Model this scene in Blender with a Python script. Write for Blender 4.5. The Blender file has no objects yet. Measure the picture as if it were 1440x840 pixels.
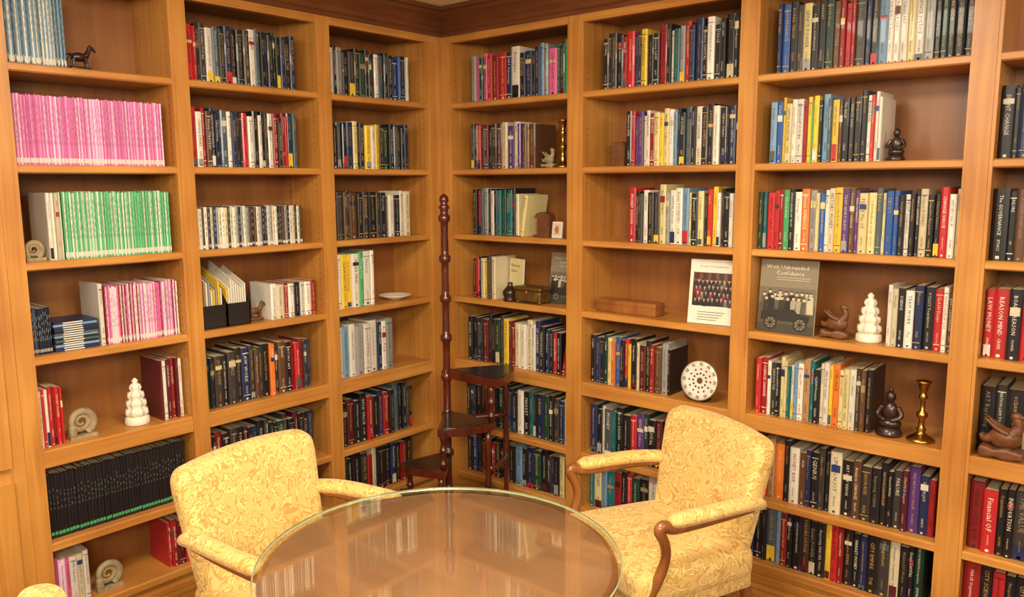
import bpy, math, random
from mathutils import Vector, Matrix, Quaternion
random.seed(7)
scene=bpy.context.scene
try:
    scene.view_settings.view_transform='Standard'
except Exception: pass
def lin(c):
    return tuple(((x/255)/12.92 if x/255<=.04045 else (((x/255)+.055)/1.055)**2.4) for x in c)
# ------------------------------------------------------------ materials
def newmat(name):
    m=bpy.data.materials.new(name);m.use_nodes=True
    nt=m.node_tree;b=nt.nodes['Principled BSDF'];return m,nt,b
def plain(name,rgb,rough=.5,metal=0,coat=0,var=.12,scale=30,bump=0):
    m,nt,b=newmat(name);N=nt.nodes;Lk=nt.links
    tc=N.new('ShaderNodeTexCoord');no=N.new('ShaderNodeTexNoise');no.inputs['Scale'].default_value=scale;no.inputs['Detail'].default_value=4
    Lk.new(tc.outputs['Object'],no.inputs['Vector'])
    r=N.new('ShaderNodeValToRGB');c=lin(rgb)
    r.color_ramp.elements[0].position=.3;r.color_ramp.elements[1].position=.7
    r.color_ramp.elements[0].color=tuple(x*(1-var) for x in c)+(1,);r.color_ramp.elements[1].color=tuple(min(1,x*(1+var)) for x in c)+(1,)
    Lk.new(no.outputs['Fac'],r.inputs['Fac']);Lk.new(r.outputs['Color'],b.inputs['Base Color'])
    b.inputs['Roughness'].default_value=rough;b.inputs['Metallic'].default_value=metal;b.inputs['Coat Weight'].default_value=coat
    if bump:
        bp=N.new('ShaderNodeBump');bp.inputs['Strength'].default_value=bump;bp.inputs['Distance'].default_value=.01
        Lk.new(no.outputs['Fac'],bp.inputs['Height']);Lk.new(bp.outputs['Normal'],b.inputs['Normal'])
    return m
def wood(name,c1,c2,sc,rough=.42,coat=.2,coat_r=.2,coat_ior=1.5):
    m,nt,b=newmat(name);N=nt.nodes;Lk=nt.links
    tc=N.new('ShaderNodeTexCoord');mp=N.new('ShaderNodeMapping');mp.inputs['Scale'].default_value=sc
    Lk.new(tc.outputs['Object'],mp.inputs['Vector'])
    n1=N.new('ShaderNodeTexNoise');n1.inputs['Scale'].default_value=1;n1.inputs['Detail'].default_value=6;n1.inputs['Distortion'].default_value=.8
    Lk.new(mp.outputs['Vector'],n1.inputs['Vector'])
    n2=N.new('ShaderNodeTexNoise');n2.inputs['Scale'].default_value=2.5;n2.inputs['Detail'].default_value=2
    Lk.new(tc.outputs['Object'],n2.inputs['Vector'])
    mx=N.new('ShaderNodeMath');mx.operation='MULTIPLY_ADD';mx.inputs[1].default_value=.5
    ad=N.new('ShaderNodeMath');ad.operation='MULTIPLY';ad.inputs[1].default_value=.5
    Lk.new(n2.outputs['Fac'],ad.inputs[0]);Lk.new(n1.outputs['Fac'],mx.inputs[0]);Lk.new(ad.outputs[0],mx.inputs[2])
    r=N.new('ShaderNodeValToRGB');r.color_ramp.elements[0].position=.36;r.color_ramp.elements[1].position=.64
    r.color_ramp.elements[0].color=lin(c1)+(1,);r.color_ramp.elements[1].color=lin(c2)+(1,)
    Lk.new(mx.outputs[0],r.inputs['Fac']);Lk.new(r.outputs['Color'],b.inputs['Base Color'])
    b.inputs['Roughness'].default_value=rough;b.inputs['Coat Weight'].default_value=coat;b.inputs['Coat Roughness'].default_value=coat_r;b.inputs['Coat IOR'].default_value=coat_ior
    return m
M_wv=wood('honey_wood_vertical',(168,106,43),(201,141,65),(38,38,1.6))
M_wh=wood('honey_wood_horizontal',(168,106,43),(203,143,67),(2,2,40))
M_wb=wood('honey_wood_back_shaded',(128,76,32),(156,98,44),(20,20,1.4),rough=.5)  # same honey wood, darkened: shade of the shelf recesses put into the colour
M_crown=wood('dark_crown_wood',(84,44,20),(118,66,32),(3,3,40))
M_cherry=wood('dark_cherry_wood',(60,20,12),(94,34,20),(20,20,3),rough=.25,coat=.6,coat_r=.1)
M_chairw=wood('chair_walnut',(120,68,30),(160,100,48),(20,20,4),rough=.3,coat=.4)
M_table=wood('table_top_wood',(140,98,68),(166,122,88),(3,14,3),rough=.4,coat=.1)
M_rim=wood('table_rim_wood',(120,72,40),(150,94,54),(10,10,10),rough=.25,coat=.6)
M_leather=plain('black_leather',(22,18,18),.3,coat=.3)
M_brass=plain('aged_brass',(190,150,80),.28,1.0)
M_white=plain('white_stone',(226,216,194),.5,var=.05,scale=12)
M_stone=plain('carved_stone',(150,132,98),.6,var=.3,scale=40,bump=.4)
M_carve=plain('carved_wood',(104,62,34),.45,var=.3,scale=40,bump=.3)
M_dark=plain('dark_bronze',(46,26,20),.35,coat=.3,var=.3)
M_hole=plain('pin_hole_dark',(60,32,14),.8)
M_ceil=plain('ceiling_paint',(246,232,200),.8,var=.02)
M_wall=plain('cream_wall_paint',(228,206,160),.8,var=.03)
M_carpet=plain('floor_carpet',(120,72,44),.95,var=.3,scale=60)
def glassmat():
    # thin clear glass, Schlick reflectance (same for every ray)
    m=bpy.data.materials.new('clear_glass');m.use_nodes=True;nt=m.node_tree;N=nt.nodes;N.remove(N['Principled BSDF'])
    tr=N.new('ShaderNodeBsdfTransparent');tr.inputs[0].default_value=(.97,.985,.965,1)
    gl=N.new('ShaderNodeBsdfGlossy');gl.inputs['Roughness'].default_value=.01;gl.inputs['Color'].default_value=(1,1,1,1)
    lw=N.new('ShaderNodeLayerWeight');lw.inputs[0].default_value=.5
    pw=N.new('ShaderNodeMath');pw.operation='POWER';pw.inputs[1].default_value=4.0;nt.links.new(lw.outputs['Facing'],pw.inputs[0])
    ma=N.new('ShaderNodeMath');ma.operation='MULTIPLY_ADD';ma.inputs[1].default_value=.92;ma.inputs[2].default_value=.08;nt.links.new(pw.outputs[0],ma.inputs[0])
    mx=N.new('ShaderNodeMixShader');nt.links.new(ma.outputs[0],mx.inputs[0]);nt.links.new(tr.outputs[0],mx.inputs[1]);nt.links.new(gl.outputs[0],mx.inputs[2])
    nt.links.new(mx.outputs[0],N['Material Output'].inputs[0]);return m
M_glass=glassmat()
M_bevel=plain('glass_edge',(176,178,142),.1,coat=1,var=.03)
# attribute colour
def attrmat(name,rough,coat=0):
    m,nt,b=newmat(name);N=nt.nodes
    a=N.new('ShaderNodeVertexColor');a.layer_name='Col'
    no=N.new('ShaderNodeTexNoise');no.inputs['Scale'].default_value=60;tc=N.new('ShaderNodeTexCoord');nt.links.new(tc.outputs['Object'],no.inputs['Vector'])
    mr=N.new('ShaderNodeMapRange');mr.inputs['To Min'].default_value=.86;mr.inputs['To Max'].default_value=1.08;nt.links.new(no.outputs['Fac'],mr.inputs['Value'])
    mm=N.new('ShaderNodeVectorMath');mm.operation='SCALE';nt.links.new(a.outputs['Color'],mm.inputs[0]);nt.links.new(mr.outputs[0],mm.inputs['Scale'])
    nt.links.new(mm.outputs[0],b.inputs['Base Color']);b.inputs['Roughness'].default_value=rough;b.inputs['Coat Weight'].default_value=coat
    return m
M_book=attrmat('book_covers',.42,.15)
# damask
def damask():
    m,nt,b=newmat('gold_damask_fabric');N=nt.nodes;Lk=nt.links
    tc=N.new('ShaderNodeTexCoord')
    n=N.new('ShaderNodeTexNoise');n.inputs['Scale'].default_value=15;n.inputs['Detail'].default_value=1.0;n.inputs['Distortion'].default_value=2.0
    Lk.new(tc.outputs['Object'],n.inputs['Vector'])
    r=N.new('ShaderNodeValToRGB');e=r.color_ramp.elements
    base=(222,184,106);hi=(232,200,128);dk=(194,150,74)
    e[0].position=.0;e[0].color=lin(base)+(1,);e[1].position=1;e[1].color=lin(hi)+(1,)
    for p,c in ((.43,base),(.465,dk),(.50,dk),(.535,hi),(.60,hi),(.625,dk),(.66,base)):
        x=r.color_ramp.elements.new(p);x.color=lin(c)+(1,)
    Lk.new(n.outputs['Fac'],r.inputs['Fac']);Lk.new(r.outputs['Color'],b.inputs['Base Color'])
    b.inputs['Roughness'].default_value=.75;b.inputs['Sheen Weight'].default_value=.3
    b.inputs['Sheen Tint'].default_value=(1,.92,.7,1)
    bp=N.new('ShaderNodeBump');bp.inputs['Strength'].default_value=.2;bp.inputs['Distance'].default_value=.004
    Lk.new(n.outputs['Fac'],bp.inputs['Height']);Lk.new(bp.outputs['Normal'],b.inputs['Normal'])
    return m
M_fab=damask()
# ------------------------------------------------------------ mesh builder
class MB:
    def __init__(s): s.v=[];s.f=[];s.c=[];s.m=[];s.s=[]
    def add(s,vs,fs,col=(1,1,1),mat=0,smooth=False,T=None):
        o=len(s.v)
        if T is not None: vs=[tuple(T@Vector(v)) for v in vs]
        s.v+=vs
        for f in fs:
            s.f.append([i+o for i in f]);s.c.append(col);s.m.append(mat);s.s.append(smooth)
    def obj(s,name,mats,loc=(0,0,0),rz=0):
        me=bpy.data.meshes.new(name);me.from_pydata(s.v,[],s.f)
        for m in mats: me.materials.append(m)
        me.polygons.foreach_set('material_index',s.m);me.polygons.foreach_set('use_smooth',s.s)
        a=me.color_attributes.new('Col','FLOAT_COLOR','CORNER')
        d=[]
        for f,c in zip(s.f,s.c): d+=[c[0],c[1],c[2],1.0]*len(f)
        a.data.foreach_set('color',d)
        me.update();o=bpy.data.objects.new(name,me);o.location=loc;o.rotation_euler=(0,0,rz)
        bpy.context.collection.objects.link(o);return o
def box(mb,x0,x1,y0,y1,z0,z1,**k):
    v=[(x0,y0,z0),(x1,y0,z0),(x1,y1,z0),(x0,y1,z0),(x0,y0,z1),(x1,y0,z1),(x1,y1,z1),(x0,y1,z1)]
    mb.add(v,[(3,2,1,0),(4,5,6,7),(0,1,5,4),(1,2,6,5),(2,3,7,6),(3,0,4,7)],**k)
def rbox(mb,size,r,deform=None,n=4,mid=8,**k):
    hx=[q/2 for q in size]
    def coords(h):
        rr=min(r,h*.999);a=[-h+rr*(1-math.cos(math.pi/2*i/n)) for i in range(n)]
        b=[-h+rr+(2*h-2*rr)*i/mid for i in range(mid+1)]
        return a+b+[-q for q in reversed(a)]
    C=[coords(h) for h in hx];vs=[];idx={};fs=[]
    def vid(p):
        key=tuple(round(q,6) for q in p)
        if key in idx:return idx[key]
        inn=[max(-(h-min(r,h*.999)),min(h-min(r,h*.999),q)) for q,h in zip(p,hx)]
        d=Vector([q-w for q,w in zip(p,inn)])
        if d.length>1e-9: d=d.normalized()*min(r,min(hx)*.999)
        q=Vector(inn)+d
        if deform:q=Vector(deform(q))
        vs.append(tuple(q));idx[key]=len(vs)-1;return idx[key]
    for ax in range(3):
        a,b=(ax+1)%3,(ax+2)%3
        for sg in (-1,1):
            for i in range(len(C[a])-1):
                for j in range(len(C[b])-1):
                    q=[]
                    for (ii,jj) in ((i,j),(i+1,j),(i+1,j+1),(i,j+1)):
                        p=[0,0,0];p[ax]=sg*hx[ax];p[a]=C[a][ii];p[b]=C[b][jj];q.append(vid(p))
                    if sg<0:q.reverse()
                    if len(set(q))==4:fs.append(q)
    mb.add(vs,fs,smooth=True,**k)
def lathe(mb,prof,seg=24,cx=0,cy=0,z=0,T=None,lob=0,nl=6,caps=True,**k):
    vs=[];fs=[]
    for r,h in prof:
        for i in range(seg):
            a=2*math.pi*i/seg;rr=r*(1-lob*abs(math.sin(a*nl/2)));vs.append((cx+rr*math.cos(a),cy+rr*math.sin(a),z+h))
    for j in range(len(prof)-1):
        for i in range(seg):
            fs.append((j*seg+i,j*seg+(i+1)%seg,(j+1)*seg+(i+1)%seg,(j+1)*seg+i))
    if caps:
        fs.append(tuple(reversed(range(seg))));fs.append(tuple((len(prof)-1)*seg+i for i in range(seg)))
    mb.add(vs,fs,smooth=k.pop('smooth',True),T=T,**k)
def tube(mb,pts,rad,seg=12,sx=1,sy=1,**k):
    P=[Vector(p) for p in pts];n=len(P);R=rad if isinstance(rad,(list,tuple)) else [rad]*n
    Q=[];RR=[]
    for i in range(n-1):
        p0,p1,p2,p3=P[max(i-1,0)],P[i],P[i+1],P[min(i+2,n-1)]
        for t in [j/5 for j in range(5)]:
            Q.append(.5*((2*p1)+(p2-p0)*t+(2*p0-5*p1+4*p2-p3)*t*t+(3*p1-p0-3*p2+p3)*t**3));RR.append(R[i]*(1-t)+R[i+1]*t)
    Q.append(P[-1]);RR.append(R[-1]);vs=[];fs=[];up=None
    for i,q in enumerate(Q):
        t=(Q[min(i+1,len(Q)-1)]-Q[max(i-1,0)]).normalized()
        if up is None:
            up=Vector((0,0,1)) if abs(t.z)<.8 else Vector((0,1,0))
        a=t.cross(up).normalized();b=a.cross(t).normalized();up=b
        for s in range(seg):
            an=2*math.pi*s/seg;vs.append(tuple(q+a*math.cos(an)*RR[i]*sx+b*math.sin(an)*RR[i]*sy))
    for i in range(len(Q)-1):
        for s in range(seg):
            fs.append((i*seg+s,i*seg+(s+1)%seg,(i+1)*seg+(s+1)%seg,(i+1)*seg+s))
    fs.append(tuple(reversed(range(seg))));fs.append(tuple((len(Q)-1)*seg+s for s in range(seg)))
    mb.add(vs,fs,smooth=True,**k)
def blob(mb,c,r,T=None,seg=16,**k):
    vs=[];fs=[];n=10
    for j in range(1,n):
        a=math.pi*j/n
        for i in range(seg):
            b=2*math.pi*i/seg;vs.append((c[0]+r[0]*math.sin(a)*math.cos(b),c[1]+r[1]*math.sin(a)*math.sin(b),c[2]-r[2]*math.cos(a)))
    for j in range(n-2):
        for i in range(seg): fs.append((j*seg+i,j*seg+(i+1)%seg,(j+1)*seg+(i+1)%seg,(j+1)*seg+i))
    vs.append((c[0],c[1],c[2]-r[2]));vs.append((c[0],c[1],c[2]+r[2]));a=len(vs)-2
    for i in range(seg):
        fs.append((a,(i+1)%seg,i));fs.append((a+1,(n-2)*seg+i,(n-2)*seg+(i+1)%seg))
    mb.add(vs,fs,smooth=True,T=T,**k)
# ------------------------------------------------------------ glyphs for titles
GL={}
def glyph(ch):
    if ch in GL:return GL[ch]
    cu=bpy.data.curves.new('g','FONT');cu.body=ch;cu.resolution_u=1;cu.size=1
    ob=bpy.data.objects.new('g',cu);bpy.context.collection.objects.link(ob)
    bpy.context.view_layer.update()
    me=bpy.data.meshes.new_from_object(ob.evaluated_get(bpy.context.evaluated_depsgraph_get()))
    vs=[(v.co.x,v.co.y) for v in me.vertices];fs=[tuple(p.vertices) for p in me.polygons]
    mx=max([v[0] for v in vs]) if vs else .25
    bpy.data.objects.remove(ob);bpy.data.meshes.remove(me);bpy.data.curves.remove(cu)
    GL[ch]=(vs,fs,mx+.07 if vs else .3);return GL[ch]
def textw(t): return sum(glyph(c)[2] for c in t)
def stamp(mb,t,size,place,col,mat=0):
    x=0
    for c in t:
        vs,fs,w=glyph(c)
        if fs: mb.add([place((x+a)*size,b*size) for a,b in vs],fs,col=col,mat=mat)
        x+=w
# ------------------------------------------------------------ layout
SL=[(2.081,1.504),(1.431,.807),(.730,.108)]
SR=[(.065,.831),(.922,1.686),(1.766,2.511),(2.60,3.345)]
HZ=[2.196,1.848,1.503,1.160,.791,.451,.165]
TH=[.030,.030,.030,.032,.068,.034,.034]
TOPZ=2.52
DEPTH=.30
def ztop(r): return HZ[r]+TH[r]/2
FR={'L':((0,0,0),math.pi/2),'R':((0,0,0),0)}
def bookcase(side):
    mb=MB()
    if side=='L':
        cells=[(-a,-b) for a,b in SL]; lo=-2.155;hi=0
    else:
        cells=SR;lo=0;hi=3.43
    edges=[lo]+[q for c in cells for q in c]+[hi]
    for i in range(0,len(edges),2):
        box(mb,edges[i],edges[i+1],0,DEPTH,0,TOPZ+.04,mat=0)
        a,b=edges[i],edges[i+1]
        if b-a<.2:
            m=.012
            box(mb,a+m,b-m,-.004,0,.14,TOPZ,mat=0)
    for a,b in cells:
        for z,t in zip(HZ,TH):
            box(mb,a,b,.010,DEPTH,z-t/2,z+t/2,mat=1)
            h=t/2
            mb.add([(a,.010,z-h),(b,.010,z-h),(b,.003,z-h+.005),(a,.003,z-h+.005),(b,.003,z+h-.005),(a,.003,z+h-.005),(b,.010,z+h),(a,.010,z+h)],
                   [(0,1,2,3),(3,2,4,5),(5,4,6,7)],mat=1)
        box(mb,a,b,0,.03,TOPZ,TOPZ+.04,mat=1)
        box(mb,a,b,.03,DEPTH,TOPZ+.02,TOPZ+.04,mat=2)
        box(mb,a,b,.02,.04,0,HZ[6],mat=1)
        # shelf pin holes
        for x,sg in ((a+.0008,1),(b-.0008,-1)):
            for d in (.035,.25):
                z=.25
                while z<2.48:
                    mb.add([(x,d+.003*math.cos(k*math.pi/3),z+.003*math.sin(k*math.pi/3)) for k in range(6)],[tuple(range(6))],mat=3)
                    z+=.032
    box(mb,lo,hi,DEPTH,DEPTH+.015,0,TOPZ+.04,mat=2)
    for k in range(5):
        z0=.0+k*.027
        e=.030-.004*k
        box(mb,lo if side=='L' else 0.0,hi,-e,0,z0,z0+.020,mat=1)
        box(mb,lo,hi,-e+.010,0,z0+.020,z0+.027,mat=1)
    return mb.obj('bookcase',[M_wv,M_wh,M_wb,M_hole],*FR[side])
bookcase('L');bookcase('R')
prof=[(.0,2.555),(.012,2.555),(.016,2.570),(.028,2.578),(.034,2.595),(.060,2.625),(.088,2.645),(.094,2.660),(.110,2.664),(.110,2.682),(0,2.682)]
def crown():
    mb=MB()
    A=[];B=[];C=[]
    for o,z in prof:
        A.append((o,-6.0,z));B.append((o,-o,z));C.append((6.0,-o,z))
    n=len(prof);vs=A+B+C;fs=[]
    for i in range(n-1):
        fs.append((i,i+1,n+i+1,n+i));fs.append((n+i,n+i+1,2*n+i+1,2*n+i))
    mb.add(vs,fs);mb.obj('trim_crown',[M_crown])
crown()
def cabinet():
    mb=MB();lo=-2.95;hi=-2.155
    box(mb,lo,hi,0,DEPTH,0,2.56,mat=0)
    def door(z0,z1):
        a,b=lo+.06,hi-.035;w=.075
        box(mb,a,a+w,-.022,0,z0,z1,mat=0);box(mb,b-w,b,-.022,0,z0,z1,mat=0)
        box(mb,a+w,b-w,-.022,0,z0,z0+w,mat=1);box(mb,a+w,b-w,-.022,0,z1-w,z1,mat=1)
        x0,x1,y0,y1=a+w,b-w,z0+w,z1-w
        e=.014
        for (d0,d1,i0,i1) in ((-.026,-.012,0,e),(-.004,-.004,e,e+.02),(-.004,-.018,e+.02,e+.06)):
            v=[(x0+i0,d0,y0+i0),(x1-i0,d0,y0+i0),(x1-i0,d0,y1-i0),(x0+i0,d0,y1-i0),(x0+i1,d1,y0+i1),(x1-i1,d1,y0+i1),(x1-i1,d1,y1-i1),(x0+i1,d1,y1-i1)]
            mb.add(v,[(0,1,5,4),(1,2,6,5),(2,3,7,6),(3,0,4,7)],mat=0)
        i=e+.06
        mb.add([(x0+i,-.018,y0+i),(x1-i,-.018,y0+i),(x1-i,-.018,y1-i),(x0+i,-.018,y1-i)],[(0,1,2,3)],mat=0)
    door(.17,.74);door(.80,2.44)
    for k in range(4): box(mb,lo,hi,-.026+.004*k,0,k*.03,k*.03+.026,mat=1)
    mb.obj('wood_cabinet',[M_wv,M_wh],*FR['L'])
cabinet()
def slab(name,x0,x1,y0,y1,z0,z1,mat):
    mb=MB();box(mb,x0,x1,y0,y1,z0,z1);mb.obj(name,[mat])
slab('floor',-.36,6,-6,.36,-.05,0,M_carpet)
slab('ceiling',-.36,6,-6,.36,2.684,2.75,M_ceil)
slab('wall_left',-.46,-.33,-6,.46,0,2.684,M_wall)
slab('wall_back',-.33,6,.33,.46,0,2.684,M_wall)
# ------------------------------------------------------------ books
PAL=dict(k=(24,22,26),K=(52,48,46),b=(26,40,78),B=(40,86,156),c=(112,150,178),t=(14,98,104),g=(18,58,44),G=(70,166,100),r=(140,26,28),R=(184,36,40),
 m=(86,22,32),o=(214,112,40),y=(226,188,50),Y=(212,196,136),w=(222,214,198),W=(202,188,154),p=(86,50,118),P=(214,96,146),n=(92,60,38),T=(160,122,80),s=(146,146,142),S=(70,86,94),
 q=(226,146,198),e=(234,196,216),v=(206,112,168),h=(120,190,140))
PL={k:lin(v) for k,v in PAL.items()}
LIGHT=set('cyYwWoTsPqehv')
PAGE=lin((214,198,160))
WORDS="THE BUSINESS LAW CORPORATE GOVERNANCE HISTORY MARKET LEADERSHIP AMERICA POWER RISK CAPITAL WEALTH REASON FUTURE JOY NATION MONEY ETHICS WAR PEACE GENIUS TEAM DESIGN POLICY TRUST CRISIS GLOBAL VISION CHANGE PROFIT STRATEGY INNOVATION FOUNDERS JUSTICE SCIENCE OCEAN CLASH FAILURE LINCOLN ECONOMY VALUE COMPANY GOLD EMPIRE SILENT MIND OF ART CITY RISE BOARD WORK Organization Competitive Advantage Management Financial Reporting Theory The Practice Principles Essays Society Culture Beyond Numbers Modern Analysis Handbook Foundations Perspectives".split()
def book(mb,u,w,d0,dep,h,z,c,lean=0,title=True,thin=False):
    col=PL[c];j=random.uniform(.8,1.12);col=tuple(min(1,x*j) for x in col)
    ca,sa=math.cos(lean),math.sin(lean)
    def P(x,d,zz):
        if lean>0:
            rx=x-w; return (u+w+rx*ca-zz*sa, d0+d, z+ (zz*ca+rx*sa) + w*sa)
        if lean<0:
            return (u+x*ca-zz*sa,d0+d,z+zz*ca+x*sa)
        return (u+x,d0+d,z+zz)
    cs=[(0,.004),(.22*w,0),(.78*w,0),(w,.004),(w,dep),(0,dep)]
    if thin: cs=[(0,.0015),(.25*w,0),(.75*w,0),(w,.0015),(w,dep),(0,dep)]
    lo=[P(x,d,0) for x,d in cs];hi=[P(x,d,h) for x,d in cs];t=min(.003,w*.12)
    inn=[P(t,.008,h),P(w-t,.008,h),P(w-t,dep-.003,h),P(t,dep-.003,h)]
    vs=lo+hi+inn
    fs=[(i,(i+1)%6,6+(i+1)%6,6+i) for i in range(6)]+[(5,4,3,2,1,0),(6,7,8,9,13,12),(9,10,14,13),(10,11,15,14),(11,6,12,15)]
    mb.add(vs,fs,col=col);mb.add(inn,[(0,1,2,3)],col=PAGE)
    e=-.0006
    def patch(x0,x1,z0,z1,cc,ee=e):
        mb.add([P(x0,ee,z0),P(x1,ee,z0),P(x1,ee,z1),P(x0,ee,z1)],[(0,1,2,3)],col=cc)
    if thin:
        dark=c in 'kKbSpmrR'
        tc=lin((96,104,98)) if thin==2 else (lin((150,152,144)) if dark else lin((150,84,120) if c in 'qePv' else (86,110,92)))
        zz=h*(.45 if thin==2 else .30)
        while zz<h*(.75 if thin==2 else .86):
            l=random.uniform(.004,.012) if thin==2 else random.uniform(.006,.02);patch(.38*w,.60*w,zz,zz+l,tc);zz+=l+random.uniform(.006,.02)
        if thin==2: patch(.1*w,.9*w,.05*h,.10*h,PL['G'])
        elif dark: patch(.1*w,.9*w,.05*h,.12*h,tc)
        else: patch(.12*w,.88*w,.03*h,.10*h,PL['w'])
        return
    tc=random.choice([(214,206,186),(196,188,166),(190,152,84),(180,140,70),(150,130,96)]) if c not in LIGHT else random.choice([(40,36,40),(50,44,44),(140,40,36),(40,56,104)])
    if c in 'Rro': tc=random.choice([(232,220,196),(214,190,140),(40,24,24)])
    tcl=lin(tc);rr=random.random()
    if rr<.18:
        a=random.uniform(.6,.8)*h;patch(.1*w,.9*w,a,a+random.uniform(.05,.12)*h,tcl if random.random()<.3 else PL[random.choice('krbWYmS')])
    elif rr<.45:
        for a in (.9*h,.1*h): patch(.1*w,.9*w,a,a+.003,tcl)
    elif rr<.58: patch(.1*w,.9*w,.02*h,random.uniform(.1,.3)*h,PL[random.choice('wkRysbWSm')])
    if title and w>.012:
        s1=random.choice(WORDS)+(' '+random.choice(WORDS) if random.random()<.75 else '')
        if random.random()<.3: s1+=' '+random.choice(WORDS)
        L=textw(s1);size=min(w*random.choice([.45,.55,.55,.75]),.56*h/L,.024);top=h*random.uniform(.86,.94)
        if size>.004: stamp(mb,s1,size,lambda x,y:P(w*.5-size*.34+y,e*1.8,top-x),tcl)
        used=top-L*size
        s2=random.choice(WORDS)
        L2=textw(s2);sz=min(w*.42,.16*h/L2)
        if used>.32*h and sz>.004: stamp(mb,s2,sz,lambda x,y:P(w*.5-sz*.34+y,e*1.8,.29*h-x),tcl)
    patch(.38*w,.62*w,.02*h,.02*h+.22*w,tcl)
def cellU(side,ci):
    if side=='L': a,b=SL[ci];return -a,-b
    return SR[ci]
def books(side,ci,row,f0,f1,s,h=.225,hv=.022,d0=.045,dep=.17,thin=False):
    a,b=cellU(side,ci);W=b-a;u0=a+.004+f0*(W-.008);u1=a+.004+f1*(W-.008)
    seq=[];i=0
    while i<len(s):
        ln=0
        if s[i]=='/': ln=.16;i+=1
        elif s[i]=='\\': ln=-.16;i+=1
        seq.append((s[i],ln));i+=1
    ws=[random.uniform(.9,1.1) if thin else random.uniform(.55,1.5) for _ in seq]
    mb=MB();u=u0
    hs=[h+random.uniform(-hv,hv) for _ in seq]
    extra=sum(abs(math.sin(ln))*hh for (c,ln),hh in zip(seq,hs))
    sc=(u1-u0-extra)/sum(ws)
    for (c,ln),wr,hh in zip(seq,ws,hs):
        w=wr*sc
        if ln>0: book(mb,u,w*.97,d0+random.uniform(-.006,.01),dep,hh,0,c,lean=ln) ; u+=w+math.sin(ln)*hh*.1
        elif ln<0:
            book(mb,u,w*.97,d0,dep,hh,0,c,lean=ln);u+=w+math.sin(-ln)*hh
        else:
            book(mb,u,w*.985,d0+random.uniform(-.005,.010)*(0.25 if thin else 1),dep,hh,0,c,thin=thin);u+=w
    mz=min(v[2] for v in mb.v)
    o=mb.obj('row_of_books',[M_book],(0,0,0),FR[side][1]);o.location.z=ztop(row)+.0005-min(mz,0)
    return o
def alt(pat,n):
    o='';last=''
    while len(o)<n:
        c=random.choice(pat)
        if c!=last:o+=c;last=c
    return o
books('L',0,0,0.0,.36,alt('cwcSc',34),h=.27,hv=.004,thin=True)
books('L',0,1,.0,.96,alt('qPveqv',96),h=.245,hv=.003,thin=True)
books('L',0,2,.17,.255,'wwWw',h=.25,hv=.006)
books('L',0,2,.26,.97,alt('GGhwGh',74),h=.245,hv=.004,thin=True)
books('L',0,3,.0,.13,alt('bSbkb',12),h=.17,hv=.003,thin=True)
books('L',0,3,.44,.47,'w',h=.24,hv=.001)
books('L',0,3,.475,.99,alt('Pwqwver',50),h=.225,hv=.006,thin=True)
books('L',0,4,.0,.16,'wRwRrRR',h=.22,hv=.004)
books('L',0,4,.82,.99,'mwmrmw',h=.25,hv=.006)
books('L',0,5,.0,.96,'k'*44,h=.25,hv=.003,thin=2)
books('L',0,6,.0,.24,'PePwWw',h=.20,hv=.01)
books('L',0,6,.80,.96,'RrmR',h=.2,hv=.01)
books('L',1,0,0,.88,'mRRkKwSkbkkKwSkbkgkbkb',h=.235,hv=.015)
books('L',1,1,0,.86,'wRwRnbkbSwbkKRwkwkKwrkrRbS',h=.235,hv=.015)
books('L',1,2,.02,.87,alt('kKbwWwsnWkws',40),h=.175,hv=.004,thin=True)
books('L',1,3,.57,.97,'wWrwkwwr',h=.16,hv=.004)
books('L',1,4,0,.9,'gkKkKkbKnKkoKnkrRrKb',h=.235,hv=.015)
books('L',1,5,0,.9,'kkrkKkmkbkKkkgKkmkkb',h=.235,hv=.015)
books('L',1,6,0,.85,'kkKkkbkRkkKkmkKkk',h=.22,hv=.02)
books('L',2,0,0,.86,'rwkskKkgkKkwSkkbBkw',h=.215,hv=.015)
books('L',2,1,0,.84,'SkSkbYkkywykgkSKkb',h=.22,hv=.015)
books('L',2,2,0,.84,'kKnKnkKkKkKwkwW',h=.22,hv=.02)
books('L',2,3,0,.43,'wyywGww',h=.27,hv=.008)
books('L',2,4,0,.62,'wcwswwbws',h=.26,hv=.008)
books('L',2,5,0,.82,'kkmkkrkbrkSkkKk',h=.24,hv=.02)
books('L',2,6,0,.8,'kgkkKrWkkbkrk',h=.22,hv=.02)
books('R',0,0,.13,.99,'sPgPRrRbwkbkbcsPtgG',h=.235,hv=.018)
books('R',0,1,.13,.58,'kmRgmkKmWpWp',h=.225,hv=.012)
books('R',0,1,.585,.70,'nTn',h=.22,hv=.004)
books('R',0,2,.14,.53,'kRSskwktgttk',h=.235,hv=.012)
books('R',0,2,.535,.64,'W\\Y',h=.21,hv=.004)
books('R',0,3,.12,.34,'mRkWyKW',h=.215,hv=.012)
books('R',0,4,.08,.78,'kkbkmkkgKymrWwWwbk',h=.245,hv=.018)
books('R',0,4,.785,1,'bkRk\\r',h=.22,hv=.012)
books('R',0,5,.05,1,'kKbkkmkkgkbkwktkbgkKbw',h=.235,hv=.02)
books('R',0,6,.05,1,'kbkmkrkkwkckbgkKbkYb',h=.21,hv=.02)
books('R',1,0,.10,1,'kkKkrRbKykkrkwtsRbbkwkkkkk',h=.24,hv=.02)
books('R',1,1,.27,1,'kRppWwrYyYwcbkSkwkkwkkbk',h=.235,hv=.018)
books('R',1,2,.29,1,'RkKwkKYswwcYkYkRywkkwW',h=.24,hv=.025)
books('R',1,4,.02,.60,'kbkgYoBkRykWmkrnsk',h=.225,hv=.015)
books('R',1,5,.02,.72,'bkwStkkRpgkmkpkW',h=.235,hv=.015)
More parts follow.
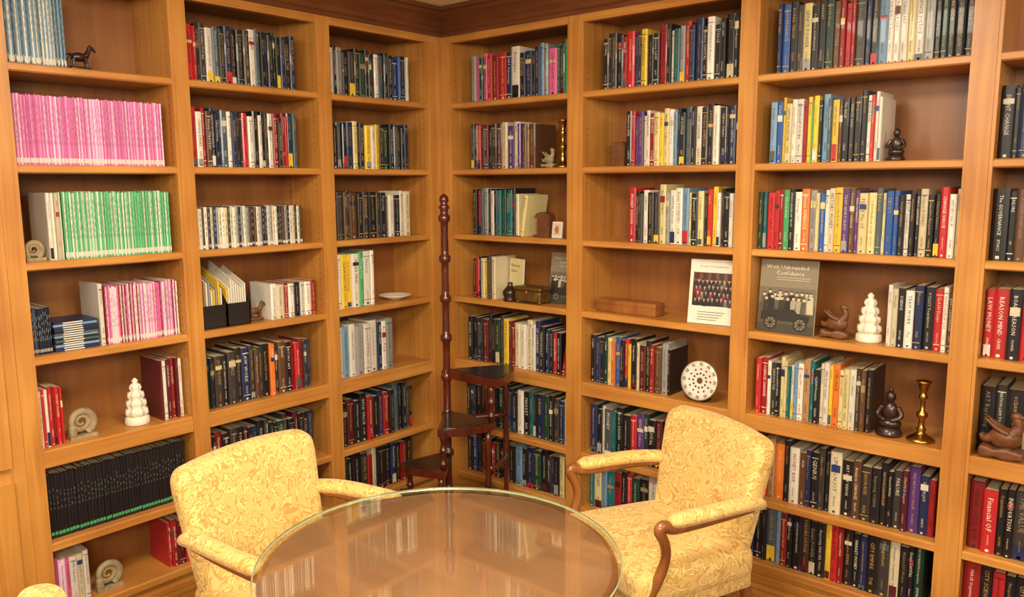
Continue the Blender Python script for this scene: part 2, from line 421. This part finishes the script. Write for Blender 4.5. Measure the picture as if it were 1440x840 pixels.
books('R',1,6,.02,.85,'tYctrkRgkwkbnkkwc',h=.22,hv=.02)
books('R',2,0,.07,1,'bBkKYkkgnrRrKbkcwwwYwskgkkk',h=.25,hv=.018)
books('R',2,1,.05,.62,'cByYwwryGykcSynkKkkwRww',h=.245,hv=.015)
books('R',2,2,.05,1,'RRrGkwosYBwWypnpYYSYBBkwkkWkkRwW',h=.235,hv=.015)
books('R',2,2,.0,.045,'gt',h=.235,hv=.005)
books('R',2,3,.70,1,'wWkwbkRwn',h=.225,hv=.012)
books('R',2,4,.02,.65,'RrwKkYYtwcwTtkWwyoYYwKnk',h=.235,hv=.018)
books('R',2,5,.08,.98,'RTokwnbkKkWknKkkkKmpbr',h=.24,hv=.02)
books('R',2,6,.0,.95,'bkkScrkkKkkyRrkkbkKWkkg',h=.24,hv=.02)
books('R',3,1,.0,.8,'kkbckSnkkKkbkkkrkkwk',h=.235,hv=.015)
books('R',3,2,.0,.8,'kknykkKkkkRkkbkkk',h=.235,hv=.015)
books('R',3,3,.0,.8,'RRkRrkwkWkkKbkrkk',h=.235,hv=.015)
books('R',3,4,.0,.8,'kKkYkkwkkgkKkb',h=.235,hv=.015,d0=.10)
books('R',3,5,.0,.9,'rRkkKcwbkkykkcbRk',h=.245,hv=.015)
books('R',3,6,.0,.9,'rkRkkgkkkKkbkwk',h=.23,hv=.015)
def stack():
    a,b=cellU('L',0);mb=MB();z=0
    for i in range(13):
        t=.0085;c=PL[random.choice('bSbck')];x0=a+.087+random.uniform(-.003,.003)
        box(mb,x0,x0+.155,.045+random.uniform(-.003,.003),.20,z,z+t*.93,col=c)
        box(mb,x0+.03,x0+.10,.041,.045,z+.002,z+t*.7,col=PL['w']);z+=t
    mb.obj('journal_stack',[M_book],(0,0,ztop(3)+.0005),FR['L'][1])
stack()
def place(mb,name,mats,side,ci,row,f,d):
    a,b=cellU(side,ci);u=a+f*(b-a);rz=FR[side][1]
    x=u*math.cos(rz)-d*math.sin(rz);y=u*math.sin(rz)+d*math.cos(rz)
    return mb.obj(name,mats,(x,y,ztop(row)+.0005),rz)
def pagoda(side,ci,row,f,d=.09,s=1):
    mb=MB();p=[(.045,0),(.048,.006),(.046,.028),(.038,.034),(.047,.045),(.045,.062),(.033,.070),(.041,.080),(.041,.096),(.026,.104),(.035,.114),(.033,.130),(.018,.138),(.026,.150),(.021,.162),(.009,.170),(.013,.180),(.003,.190)]
    lathe(mb,[(r*s,z*s) for r,z in p[:4]],36);lathe(mb,[(r*s,z*s) for r,z in p[3:]],48,lob=.16,nl=8);place(mb,'white_carved_finial',[M_white],side,ci,row,f,d)
pagoda('L',0,4,.67);pagoda('R',2,3,.60,s=1.0)
def candle(side,ci,row,f,d,s):
    mb=MB();p=[(.045,0),(.045,.006),(.038,.012),(.020,.022),(.012,.03),(.016,.04),(.010,.05),(.009,.075),(.018,.085),(.018,.095),(.008,.105),(.008,.14),(.015,.15),(.012,.16),(.008,.168),(.014,.18),(.018,.20),(.024,.203),(.024,.208),(.010,.21)]
    lathe(mb,[(r*s,z*s) for r,z in p],20);place(mb,'brass_candlestick',[M_brass],side,ci,row,f,d)
candle('R',0,1,.90,.07,1.1);candle('R',2,4,.88,.08,1.1)
def ammonite(side,ci,row,f,s=1,mir=1):
    mb=MB();pts=[];rs=[]
    for i in range(26):
        a=i/25*math.pi*4.2;r=.048*(1-i/30);pts.append((mir*r*math.cos(a-1.2)*s,0,(.057+r*math.sin(a-1.2))*s+.004));rs.append(.017*(1-i/32)*s)
    tube(mb,pts,rs,8);box(mb,-.05*s,.05*s,-.025,.03,0,.012)
    rbox(mb,(.03*s,.04,.05*s),.012,lambda q:(q.x-mir*.035*s,q.y,q.z+.03*s),n=3,mid=2)
    place(mb,'spiral_shell_bookend',[M_stone],side,ci,row,f,.08)
ammonite('L',0,2,.095,.65,1);ammonite('L',0,4,.29,1.0,1);ammonite('L',0,6,.38,1.0,1)
def horse(side,ci,row,f,mat,name,s=1):
    mb=MB();rbox(mb,(.09*s,.05*s,.015),.006,lambda q:(q.x,q.y,q.z+.0075),n=2,mid=2)
    blob(mb,(0,0,.06*s),(.035*s,.018*s,.02*s))
    for x in (-.024,.024):
        for y in (-.01,.01): tube(mb,[(x*s,y*s,.055*s),(x*1.15*s,y*s,.03*s),(x*s,y*s,.012*s)],[.008*s,.005*s,.005*s],8)
    tube(mb,[(.028*s,0,.065*s),(.042*s,0,.09*s),(.045*s,0,.105*s)],[.014*s,.010*s,.009*s],8)
    tube(mb,[(.042*s,0,.108*s),(.058*s,0,.10*s),(.070*s,0,.088*s)],[.010*s,.008*s,.005*s],8)
    tube(mb,[(-.033*s,0,.07*s),(-.05*s,0,.06*s),(-.055*s,0,.035*s)],[.006*s,.008*s,.003*s],8)
    place(mb,name,[mat],side,ci,row,f,.09)
horse('L',0,0,.47,M_dark,'horse_figurine',.85)
horse('L',1,3,.48,M_carve,'horse_figurine',.75)
def carved(side,ci,row,f,mat,name,s=1,d=.08):
    # carved bird group on a rocky base
    mb=MB();rbox(mb,(.11*s,.06*s,.03*s),.010,lambda q:(q.x,q.y,q.z*(1+.3*math.sin(q.x*90))+.017*s),n=2,mid=6)
    blob(mb,(.005*s,0,.058*s),(.042*s,.024*s,.032*s))
    tube(mb,[(.022*s,0,.07*s),(.036*s,0,.095*s),(.030*s,0,.118*s)],[.020*s,.013*s,.011*s],10)
    blob(mb,(.028*s,0,.124*s),(.014*s,.011*s,.012*s))
    tube(mb,[(.036*s,0,.125*s),(.050*s,0,.120*s),(.058*s,0,.112*s)],[.007*s,.004*s,.001*s],8)
    for k,yy in enumerate((-.010,.010)):
        tube(mb,[(.012*s,yy*s,.075*s),(-.015*s,yy*1.4*s,.088*s),(-.045*s,yy*1.6*s,.112*s)],[.016*s,.014*s,.003*s],8,sy=.6)
    tube(mb,[(-.025*s,0,.055*s),(-.045*s,0,.050*s),(-.056*s,0,.062*s)],[.016*s,.012*s,.004*s],8)
    place(mb,name,[mat],side,ci,row,f,d)
carved('R',2,3,.435,M_carve,'carved_wood_figurine',1.0)
carved('R',3,4,.12,M_carve,'carved_wood_figurine',1.25,d=.05)
carved('R',0,1,.775,M_stone,'stone_carving',.72)
def buddha(side,ci,row,f,s=1):
    mb=MB();lathe(mb,[(.045*s,0),(.047*s,.01*s),(.04*s,.02*s),(.038*s,.03*s)],20)
    blob(mb,(0,0,.045*s),(.042*s,.034*s,.022*s));blob(mb,(0,0,.085*s),(.028*s,.022*s,.04*s))
    tube(mb,[(-.026*s,0,.105*s),(-.04*s,-.01*s,.075*s),(-.01*s,-.03*s,.06*s)],[.011*s,.010*s,.007*s],8)
    tube(mb,[(.026*s,0,.105*s),(.04*s,-.01*s,.075*s),(.01*s,-.03*s,.06*s)],[.011*s,.010*s,.007*s],8)
    blob(mb,(0,0,.142*s),(.018*s,.018*s,.022*s));blob(mb,(0,0,.168*s),(.008*s,.008*s,.010*s))
    place(mb,'seated_buddha_statue',[M_dark],side,ci,row,f,.08)
buddha('R',2,4,.73,1.05);buddha('R',2,1,.68,.72)
def woodbookend(side,ci,row,f,s=1):
    mb=MB();box(mb,-.05*s,.05*s,-.03,.05,0,.012)
    n=14
    out=[(-.03*s,0)]+[(-.03*s+.0,.09*s)]+[(.05*s*math.cos(a)-.0,.08*s+.035*s*math.sin(a)) for a in [math.pi*(1-i/n)*.95 for i in range(n)]]+[(.045*s,0)]
    m=len(out);v=[(x,-.02,z+.012) for x,z in out]+[(x,.03,z+.012) for x,z in out]
    mb.add(v,[tuple(range(m)),tuple(reversed(range(m,2*m)))]+[(i,m+i,m+(i+1)%m,(i+1)%m) for i in range(m)])
    place(mb,'wooden_bookend',[M_carve],side,ci,row,f,.08)
woodbookend('R',0,2,.74,1.0);woodbookend('R',1,1,.195,.9)
def standing(name,side,ci,row,f,w,h,d,draw,lean=.12,yaw=0,th=.008):
    mb=MB();box(mb,-w/2,w/2,0,th,0,h,col=lin((226,218,200)))
    draw(mb,w,h)
    box(mb,-.012,.012,th,th+.004,0.0,h*.6,col=PL['k'])
    R=Matrix.Rotation(yaw,4,'Z')@Matrix.Rotation(-lean,4,'X')
    mb.v=[tuple(R@Vector(v)) for v in mb.v]
    mz=min(v[2] for v in mb.v);mb.v=[(a,b,c-mz) for a,b,c in mb.v]
    return place(mb,name,[M_book],side,ci,row,f,d)
def q(mb,x0,x1,z0,z1,c,e=-.001): mb.add([(x0,e,z0),(x1,e,z0),(x1,e,z1),(x0,e,z1)],[(0,1,2,3)],col=lin(c))
def disc(mb,x,z,rx,rz,c,e=-.0015,n=12): mb.add([(x+rx*math.cos(2*math.pi*i/n),e,z+rz*math.sin(2*math.pi*i/n)) for i in range(n)],[tuple(range(n))],col=lin(c))
def d_group(mb,w,h):
    q(mb,-w*.5,w*.5,0,h,(228,220,202));q(mb,-w*.43,w*.43,h*.28,h*.80,(52,30,26),-.0014)
    q(mb,-w*.43,w*.43,h*.66,h*.80,(110,66,44),-.0015)
    for i in range(5): q(mb,-w*.4+i*w*.17,-w*.3+i*w*.17,h*.69,h*.79,(60,40,36),-.0016)
    for r in (3,2,1,0):
        e=-.0018-.0003*(3-r)
        for i in range(9):
            x=-w*.36+i*w*.09+random.uniform(-.01,.01)*w+(r%2)*.045*w;z=h*(.36+.095*r)+random.uniform(-.008,.008)*h
            if abs(x)>w*.40: continue
            cl=random.choice([(22,20,26),(24,24,34),(40,34,36),(120,30,36),(60,56,60),(110,96,90)])
            mb.add([(x-.042*w,e,z-.08*h),(x+.042*w,e,z-.08*h),(x+.036*w,e,z+.0*h),(x+.015*w,e,z+.012*h),(x-.015*w,e,z+.012*h),(x-.036*w,e,z)],[tuple(range(6))],col=lin(cl))
            mb.add([(x-.008*w,e-.0001,z+.01*h),(x,e-.0001,z-.028*h),(x+.008*w,e-.0001,z+.01*h)],[(0,1,2)],col=lin((190,182,172)))
            disc(mb,x,z+.028*h,.020*w,.025*h,random.choice([(200,152,122),(176,128,98),(212,168,140)]),e-.0001);disc(mb,x,z+.042*h,.020*w,.013*h,random.choice([(40,28,22),(90,64,40),(130,120,110)]),e-.00012)
    stamp(mb,'BOARD OF GOVERNORS',.0105,lambda x,y:(-.062+x,-.002,h*.88+y),lin((70,60,50)))
    for k in range(4): q(mb,-w*.3,w*(.1+.06*k),h*(.06+.04*k),h*(.07+.04*k),(120,110,96),-.002)
standing('group_photograph','R',1,3,.850,.215,.28,.05,d_group,yaw=.1)
def d_book(mb,w,h):
    q(mb,-w*.5,w*.5,0,h,(132,122,100));q(mb,-w*.5,w*.5,h*.0,h*.62,(112,102,84),-.0013);q(mb,-w*.5,w*.5,0,h*.40,(84,76,62),-.0014);q(mb,-w*.5,w*.5,0,h*.12,(66,60,50),-.0016)
    stamp(mb,'With Unbounded',w*.10,lambda x,y:(-w*.40+x,-.002,h*.87+y),lin((226,216,192)))
    stamp(mb,'Confidence',w*.10,lambda x,y:(-w*.22+x,-.002,h*.79+y),lin((226,216,192)))
    for k in range(2): q(mb,-w*.2,w*.38,h*(.72+.03*k),h*(.728+.03*k),(190,180,158),-.002)
    for r in (0,1):
      for i,x in enumerate((-.40,-.30,-.21,-.12,-.02,.08,.17,.26,.34,.41)):
        x+=r*.04
        if x>.43: continue
        zz=h*(.50-.07*r+.02*(i%2)+random.uniform(-.01,.015));c=random.choice([(52,46,40),(160,150,128),(84,78,66),(36,32,30),(190,178,152)])
        e=-.0018-.0002*r
        mb.add([(w*x-w*.06,e,h*.28),(w*x+w*.06,e,h*.28),(w*x+w*.045,e,zz),(w*x-w*.045,e,zz)],[(0,1,2,3)],col=lin(c))
        disc(mb,w*x,zz+.025*h,w*.026,h*.026,(196,180,152),e-.0001);mb.add([(w*x-w*.035,e-.00015,zz+.038*h),(w*x+w*.035,e-.00015,zz+.038*h),(w*x+w*.02,e-.00015,zz+.056*h),(w*x-w*.02,e-.00015,zz+.056*h)],[(0,1,2,3)],col=lin((44,40,34)))
    mb.add([(-w*.44,-.0024,h*.16),(w*.40,-.0024,h*.16),(w*.42,-.0024,h*.25),(w*.20,-.0024,h*.28),(w*.14,-.0024,h*.33),(-w*.30,-.0024,h*.31),(-w*.44,-.0024,h*.27)],[tuple(range(7))],col=lin((40,37,34)))
    for x in (-.26,.26):
        disc(mb,w*x,h*.13,w*.12,w*.12,(26,24,22),-.0026,20);disc(mb,w*x,h*.13,w*.095,w*.095,(120,110,90),-.0027,20)
        for k in range(8):
            a=k*math.pi/4;dx,dz=math.cos(a)*w*.095,math.sin(a)*w*.095;px,pz=-math.sin(a)*w*.008,math.cos(a)*w*.008
            mb.add([(w*x+px,-.0028,h*.13+pz),(w*x-px,-.0028,h*.13-pz),(w*x+dx-px,-.0028,h*.13+dz-pz),(w*x+dx+px,-.0028,h*.13+dz+pz)],[(0,1,2,3)],col=lin((40,36,32)))
        disc(mb,w*x,h*.13,w*.025,w*.025,(26,24,22),-.003,10)
standing('displayed_book','R',2,3,.175,.235,.30,.05,d_book,lean=.10)
standing('displayed_book','R',0,3,.85,.18,.26,.13,d_book,lean=.16,yaw=.12)
def d_card(mb,w,h):
    q(mb,-w*.4,w*.4,h*.15,h*.9,(206,190,170),-.0012);disc(mb,0,h*.5,w*.2,h*.25,(170,110,70),-.002)
standing('small_picture_card','R',0,2,.87,.06,.08,.05,d_card)
def d_cov(mb,w,h):
    q(mb,-w/2,w/2,0,h,(222,208,150));q(mb,-w/2,w/2,h*.1,h*.3,(120,130,70),-.0014)
    stamp(mb,'Business',w*.17,lambda x,y:(-w*.36+x,-.002,h*.8+y),lin((30,30,40)));stamp(mb,'Ethics',w*.17,lambda x,y:(-w*.36+x,-.002,h*.66+y),lin((30,30,40)))
standing('displayed_book','R',0,3,.44,.13,.215,.125,d_cov,lean=.05,yaw=-.30)
mb=MB();rbox(mb,(.33,.09,.062),.006,lambda p:(p.x,p.y,p.z+.031),n=2,mid=3);box(mb,-.167,.167,-.047,.047,.042,.046);box(mb,-.15,.15,-.0465,-.044,.012,.036)
place(mb,'wooden_box',[M_chairw],'R',1,3,.27,.10)
mb=MB();rbox(mb,(.17,.09,.055),.008,lambda p:(p.x,p.y,p.z+.04),n=2,mid=3);rbox(mb,(.18,.10,.022),.010,lambda p:(p.x,p.y,p.z+.078),n=3,mid=3)
for x in (-.07,.07):
    for y in (-.03,.03): blob(mb,(x,y,.009),(.01,.01,.009))
blob(mb,(0,-.052,.06),(.01,.006,.012))
place(mb,'brass_trinket_chest',[plain('antique_brass',(126,96,48),.4,.7,var=.4)],'R',0,3,.66,.06)
mb=MB();lathe(mb,[(.036,0),(.038,.01),(.032,.02),(.040,.035),(.041,.05),(.034,.06),(.02,.075),(.012,.085),(.016,.095),(.002,.10)],20)
place(mb,'round_lidded_pot',[M_dark],'R',0,3,.47,.055)
def plate():
    mb=MB();R=.088;n=48
    T=Matrix.Translation((0,0,R+.004))@Matrix.Rotation(math.radians(78),4,'X')
    lathe(mb,[(.02,.0),(R*.7,.0),(R,.010),(R,.014),(R*.72,.006),(.001,.005)],n,T=T,col=PL['w'])
    lathe(mb,[(R-.001,.0085),(R+.0015,.010),(R+.0015,.0145),(R-.002,.0150)],n,T=T,col=lin((120,96,60)),caps=False)
    def P(x,z,e): return tuple(T@Vector((x,z,e)))
    for i in range(12):
        a=2*math.pi*i/12
        for k in (-1,0,1):
            aa=a+k*.075;c,s=math.cos(aa),math.sin(aa);r0,r1=R*.76,R*.92;wd=.0014
            e0,e1=.0085,.0135
            mb.add([P(r0*c-wd*s,r0*s+wd*c,e0),P(r0*c+wd*s,r0*s-wd*c,e0),P(r1*c+wd*s,r1*s-wd*c,e1),P(r1*c-wd*s,r1*s+wd*c,e1)],[(0,1,2,3)],col=PL['m' if k==0 else 'K'])
        for r,s,c in ((R*.58,.005,'r'),(R*.36,.005,'b')):
            mb.add([P(r*math.cos(a)+s*math.cos(b),r*math.sin(a)+s*math.sin(b),.0072) for b in [2*math.pi*k/6 for k in range(6)]],[tuple(range(6))],col=PL[c])
    mb.add([P(.014*math.cos(b),.014*math.sin(b),.0074) for b in [2*math.pi*k/12 for k in range(12)]],[tuple(range(12))],col=PL['n'])
    box(mb,-.03,.03,-.01,.05,0,.006,col=PL['k']);box(mb,-.004,.004,.03,.045,0,.09,col=PL['k'])
    mz=min(v[2] for v in mb.v);mb.v=[(a,b,c-mz) for a,b,c in mb.v]
    place(mb,'decorative_plate',[M_book],'R',1,4,.79,.06)
plate()
mb=MB();lathe(mb,[(.03,0),(.035,.004),(.085,.022),(.088,.026),(.08,.024),(.03,.008),(.001,.007)],32);place(mb,'white_dish',[M_white],'L',2,3,.72,.10)
def magfile():
    mb=MB()
    for k in range(2):
        x=k*.115
        out=[(0.03,0),(.24,0),(.24,.22),(.15,.22),(.03,.10)]
        for xx in (x,x+.107):
            v=[(xx,d,z) for d,z in out]+[(xx+.004,d,z) for d,z in out]
            mb.add(v,[(0,1,2,3,4),(9,8,7,6,5)]+[(i,(i+1)%5,5+(i+1)%5,5+i) for i in range(5)],col=PL['k'])
        box(mb,x,x+.111,.03,.034,0,.10,col=PL['k']);box(mb,x,x+.111,.03,.24,0,.003,col=PL['k'])
        for i in range(9):
            xx=x+.006+i*.011;c=random.choice('wwkyTwsnw');t=.16+random.uniform(0,.05)
            v=[(xx,.045,.004),(xx+.007,.045,.004),(xx+.007,.045,t),(xx,.045,t),(xx,.22,.004),(xx+.007,.22,.004),(xx+.007,.22,t+.07),(xx,.22,t+.07)]
            mb.add(v,[(0,1,2,3),(4,7,6,5),(1,5,6,2),(0,3,7,4),(3,2,6,7),(0,4,5,1)],col=PL[c])
    place(mb,'magazine_file',[M_book],'L',1,3,.03,0.01)
magfile()
# ------------------------------------------------------------ library steps
def steps():
    mb=MB();p=[(.032,0),(.036,.03),(.03,.05)]
    z=.05
    p+=[(.024,.06)]
    for _ in range(8):
        p+=[(.019,z+.02),(.018,z+.10),(.019,z+.155),(.028,z+.165),(.030,z+.178),(.028,z+.19),(.019,z+.20)];z+=.1990
    p+=[(.020,z+.02),(.027,z+.03),(.020,z+.045),(.016,z+.05),(.024,z+.065),(.020,z+.085),(.004,z+.098)]
    lathe(mb,p,20)
    def tread(a0,a1,zt,R):
        n=12
        a0,a1=math.radians(a0),math.radians(a1);am=(a0+a1)/2
        pts=[(.028*math.cos(a0-.6),.028*math.sin(a0-.6))]
        pts+=[(R*math.cos(a0+(a1-a0)*i/n),R*math.sin(a0+(a1-a0)*i/n)) for i in range(n+1)]
        pts+=[(.028*math.cos(a1+.6),.028*math.sin(a1+.6)),(-.028*math.cos(am),-.028*math.sin(am))]
        m=len(pts);cx=sum(q[0] for q in pts)/m;cy=sum(q[1] for q in pts)/m
        for z0,z1,s,mt in ((zt-.038,zt-.006,1,0),(zt-.006,zt,.985,0),(zt,zt+.003,.86,1)):
            P=[(cx+(x-cx)*s,cy+(y-cy)*s) for x,y in pts]
            mb.add([(x,y,z0) for x,y in P]+[(x,y,z1) for x,y in P],[tuple(reversed(range(m))),tuple(range(m,2*m))]+[(i,(i+1)%m,m+(i+1)%m,m+i) for i in range(m)],mat=mt)
    def spin(a,z0,z1,R=.285):
        a=math.radians(a);h=z1-z0;x,y=R*math.cos(a),R*math.sin(a)
        pr=[(.016,0),(.016,.12*h),(.020,.14*h),(.014,.17*h),(.012,.3*h),(.016,.5*h),(.020,.53*h),(.016,.56*h),(.012,.75*h),(.018,.86*h),(.015,.9*h),(.015,h)]
        lathe(mb,pr,12,cx=x,cy=y,z=z0)
    TR=[(-150,-96,.215,.26),(-104,-48,.43,.28),(-54,4,.645,.31),(-2,62,.86,.34)]
    for t in TR: tread(*t)
    spin(57,0,.823,.31);spin(1,.648,.823,.295);spin(-2,0,.61,.285);spin(-50,.433,.61,.262);spin(-53,0,.394,.255);spin(-101,.218,.394,.23);spin(-102,0,.18,.225);spin(-146,0,.18,.235)
    tube(mb,[(.295*math.cos(math.radians(a)),.295*math.sin(math.radians(a)),.41) for a in (57,42,25,10,-2)],.015,10)
    tube(mb,[(.31*math.cos(math.radians(57)),.31*math.sin(math.radians(57)),.60),(0.0,0,.60)],.014,10)
    tube(mb,[(.31*math.cos(math.radians(57)),.31*math.sin(math.radians(57)),.06),(0.0,0,.06)],.014,10)
    tube(mb,[(.225*math.cos(math.radians(-102)),.225*math.sin(math.radians(-102)),.06),(0.0,0,.06)],.014,10)
    mb.obj('library_steps',[M_cherry,M_leather],(.325,-.325,0))
steps()
# ------------------------------------------------------------ table
def table():
    mb=MB();R=.510
    lathe(mb,[(R-.05,.705),(R-.022,.708),(R-.012,.716),(R-.012,.733),(R-.016,.739),(R-.030,.741)],96,mat=1,caps=False)
    lathe(mb,[(R-.030,.741),(R-.032,.7425),(.001,.7425)],96,mat=0,caps=False)
    lathe(mb,[(.001,.7455),(R-.004,.7455)],96,mat=2,caps=False,smooth=False)
    lathe(mb,[(R-.004,.7455),(R,.748),(R,.752),(R-.003,.7545)],96,mat=3,caps=False)
    lathe(mb,[(R-.003,.7545),(.001,.7545)],96,mat=2,caps=False,smooth=False)
    lathe(mb,[(.30,.67),(.32,.68),(.32,.706)],48,mat=1)
    lathe(mb,[(.07,.20),(.10,.22),(.11,.26),(.07,.30),(.05,.36),(.075,.44),(.08,.50),(.05,.58),(.045,.62),(.09,.65),(.12,.68)],28,mat=1)
    lathe(mb,[(.46,.705),(.001,.705)],48,mat=1,caps=False)
    for k in range(4):
        a=math.pi/4+k*math.pi/2;c,s=math.cos(a),math.sin(a)
        tube(mb,[(.05*c,.05*s,.26),(.16*c,.16*s,.24),(.27*c,.27*s,.12),(.36*c,.36*s,.035),(.40*c,.40*s,.022)],[.035,.034,.028,.022,.020],10,mat=1)
    mb.obj('round_table',[M_table,M_rim,M_glass,M_bevel],(1.593,-1.628,0))
table()
# ------------------------------------------------------------ armchairs
def chair(loc,rz):
    mb=MB()
    def ds(p):
        t=(p.x+.27)/.54;w=.88+.12*t
        z=p.z+.395
        if p.z>0: z+=.022*(1-(p.x/.29)**2)*(1-(p.y/.31)**2)
        return (p.x+.03,p.y*w,z)
    rbox(mb,(.54,.62,.13),.045,ds,mat=0)
    rbox(mb,(.52,.58,.08),.012,lambda p:(p.x+.02,p.y*(.86+.14*(p.x+.26)/.52),p.z+.325),n=2,mid=4,mat=0)
    H=.465
    def db(p):
        t=(p.z+H/2)/H;w=.86+.14*t
        z=p.z+.388+H/2
        if t>.5: z+=.016*(t-.5)*2*(1-(p.y/.29)**2)
        x=p.x-.205-.20*(z-.42)+.30*p.y*p.y
        if p.x>0: x+=.016*(1-(p.y/.30)**2)*(1-(2*t-1)**2)
        return (x,p.y*w,z)
    def db2(p):
        t=(p.z+H/2)/H
        q2=p.copy()
        k=max(0,(t-.76)/.24);q2.y=p.y*(1-.07*k**2.6)
        return db(q2)
    rbox(mb,(.095,.605,H),.042,db2,n=5,mid=12,mat=0)
    for s in (-1,1):
        tube(mb,[(-.245,s*.270,.620),(-.19,s*.282,.636),(-.08,s*.300,.646),(.06,s*.310,.648),(.15,s*.312,.648),(.185,s*.312,.646)],[.030,.036,.036,.036,.036,.020],14,sx=1,sy=.72,mat=0)
        tube(mb,[(-.20,s*.280,.612),(-.06,s*.300,.616),(.08,s*.308,.616),(.17,s*.312,.622),(.212,s*.312,.636),(.228,s*.312,.621),(.205,s*.310,.575),(.195,s*.306,.52),(.215,s*.300,.45),(.250,s*.290,.38),(.262,s*.280,.32)],
             [.014,.016,.018,.022,.022,.020,.019,.018,.020,.023,.024],12,sx=.9,sy=1,mat=1)
        tube(mb,[(.262,s*.272,.34),(.268,s*.270,.26),(.262,s*.268,.12),(.258,s*.266,.0)],[.027,.025,.018,.016],12,mat=1)
        tube(mb,[(-.215,s*.215,.42),(-.235,s*.215,.28),(-.285,s*.215,.12),(-.335,s*.215,.0)],[.022,.022,.018,.016],12,mat=1)
    mb.obj('upholstered_armchair',[M_fab,M_chairw],loc,rz)
chair((1.661,-.508,0),math.atan2(-.927,-.367)-.06)
chair((.87,-1.60,0),0.12)
chair((1.455,-2.34,0),math.atan2(.918,.388))
# ------------------------------------------------------------ lights
def area(name,loc,target,size,power,col=(1,.89,.70)):
    l=bpy.data.lights.new(name,'AREA');l.energy=power;l.size=size;l.color=col
    o=bpy.data.objects.new(name,l);o.location=loc;o.rotation_euler=(Vector(target)-Vector(loc)).to_track_quat('-Z','Y').to_euler();bpy.context.collection.objects.link(o)
area('front_fill_light',(1.9,-1.9,2.66),(1.9,-1.9,0),.8,74)
area('front_fill_light',(4.0,-4.0,2.6),(.4,-.4,1.0),1.2,196)  # added front fill, high behind the camera, to light the spines evenly
area('front_fill_light',(4.6,-1.4,2.6),(1.6,0,1.0),.9,36)
area('front_fill_light',(1.4,-4.6,2.6),(0,-1.6,1.0),.9,46)
w=bpy.data.worlds.new('World');scene.world=w;w.use_nodes=True
bg=w.node_tree.nodes['Background'];bg.inputs[0].default_value=(1,.88,.70,1);bg.inputs[1].default_value=.36
# ------------------------------------------------------------ camera
cam=bpy.data.cameras.new('Camera');cam.sensor_width=36;cam.lens=1124.7/1440*36
co=bpy.data.objects.new('Camera',cam);bpy.context.collection.objects.link(co)
p=math.radians(8.216);F=Vector((-.6463,.7631,0))
fw=(F*math.cos(p)+Vector((0,0,-math.sin(p)))).normalized()
q0=fw.to_track_quat('-Z','Y')
co.rotation_mode='QUATERNION'
co.rotation_quaternion=q0@Quaternion((0,0,1),math.radians(-.299))
co.location=(3.125,-3.119,1.79)
scene.camera=co
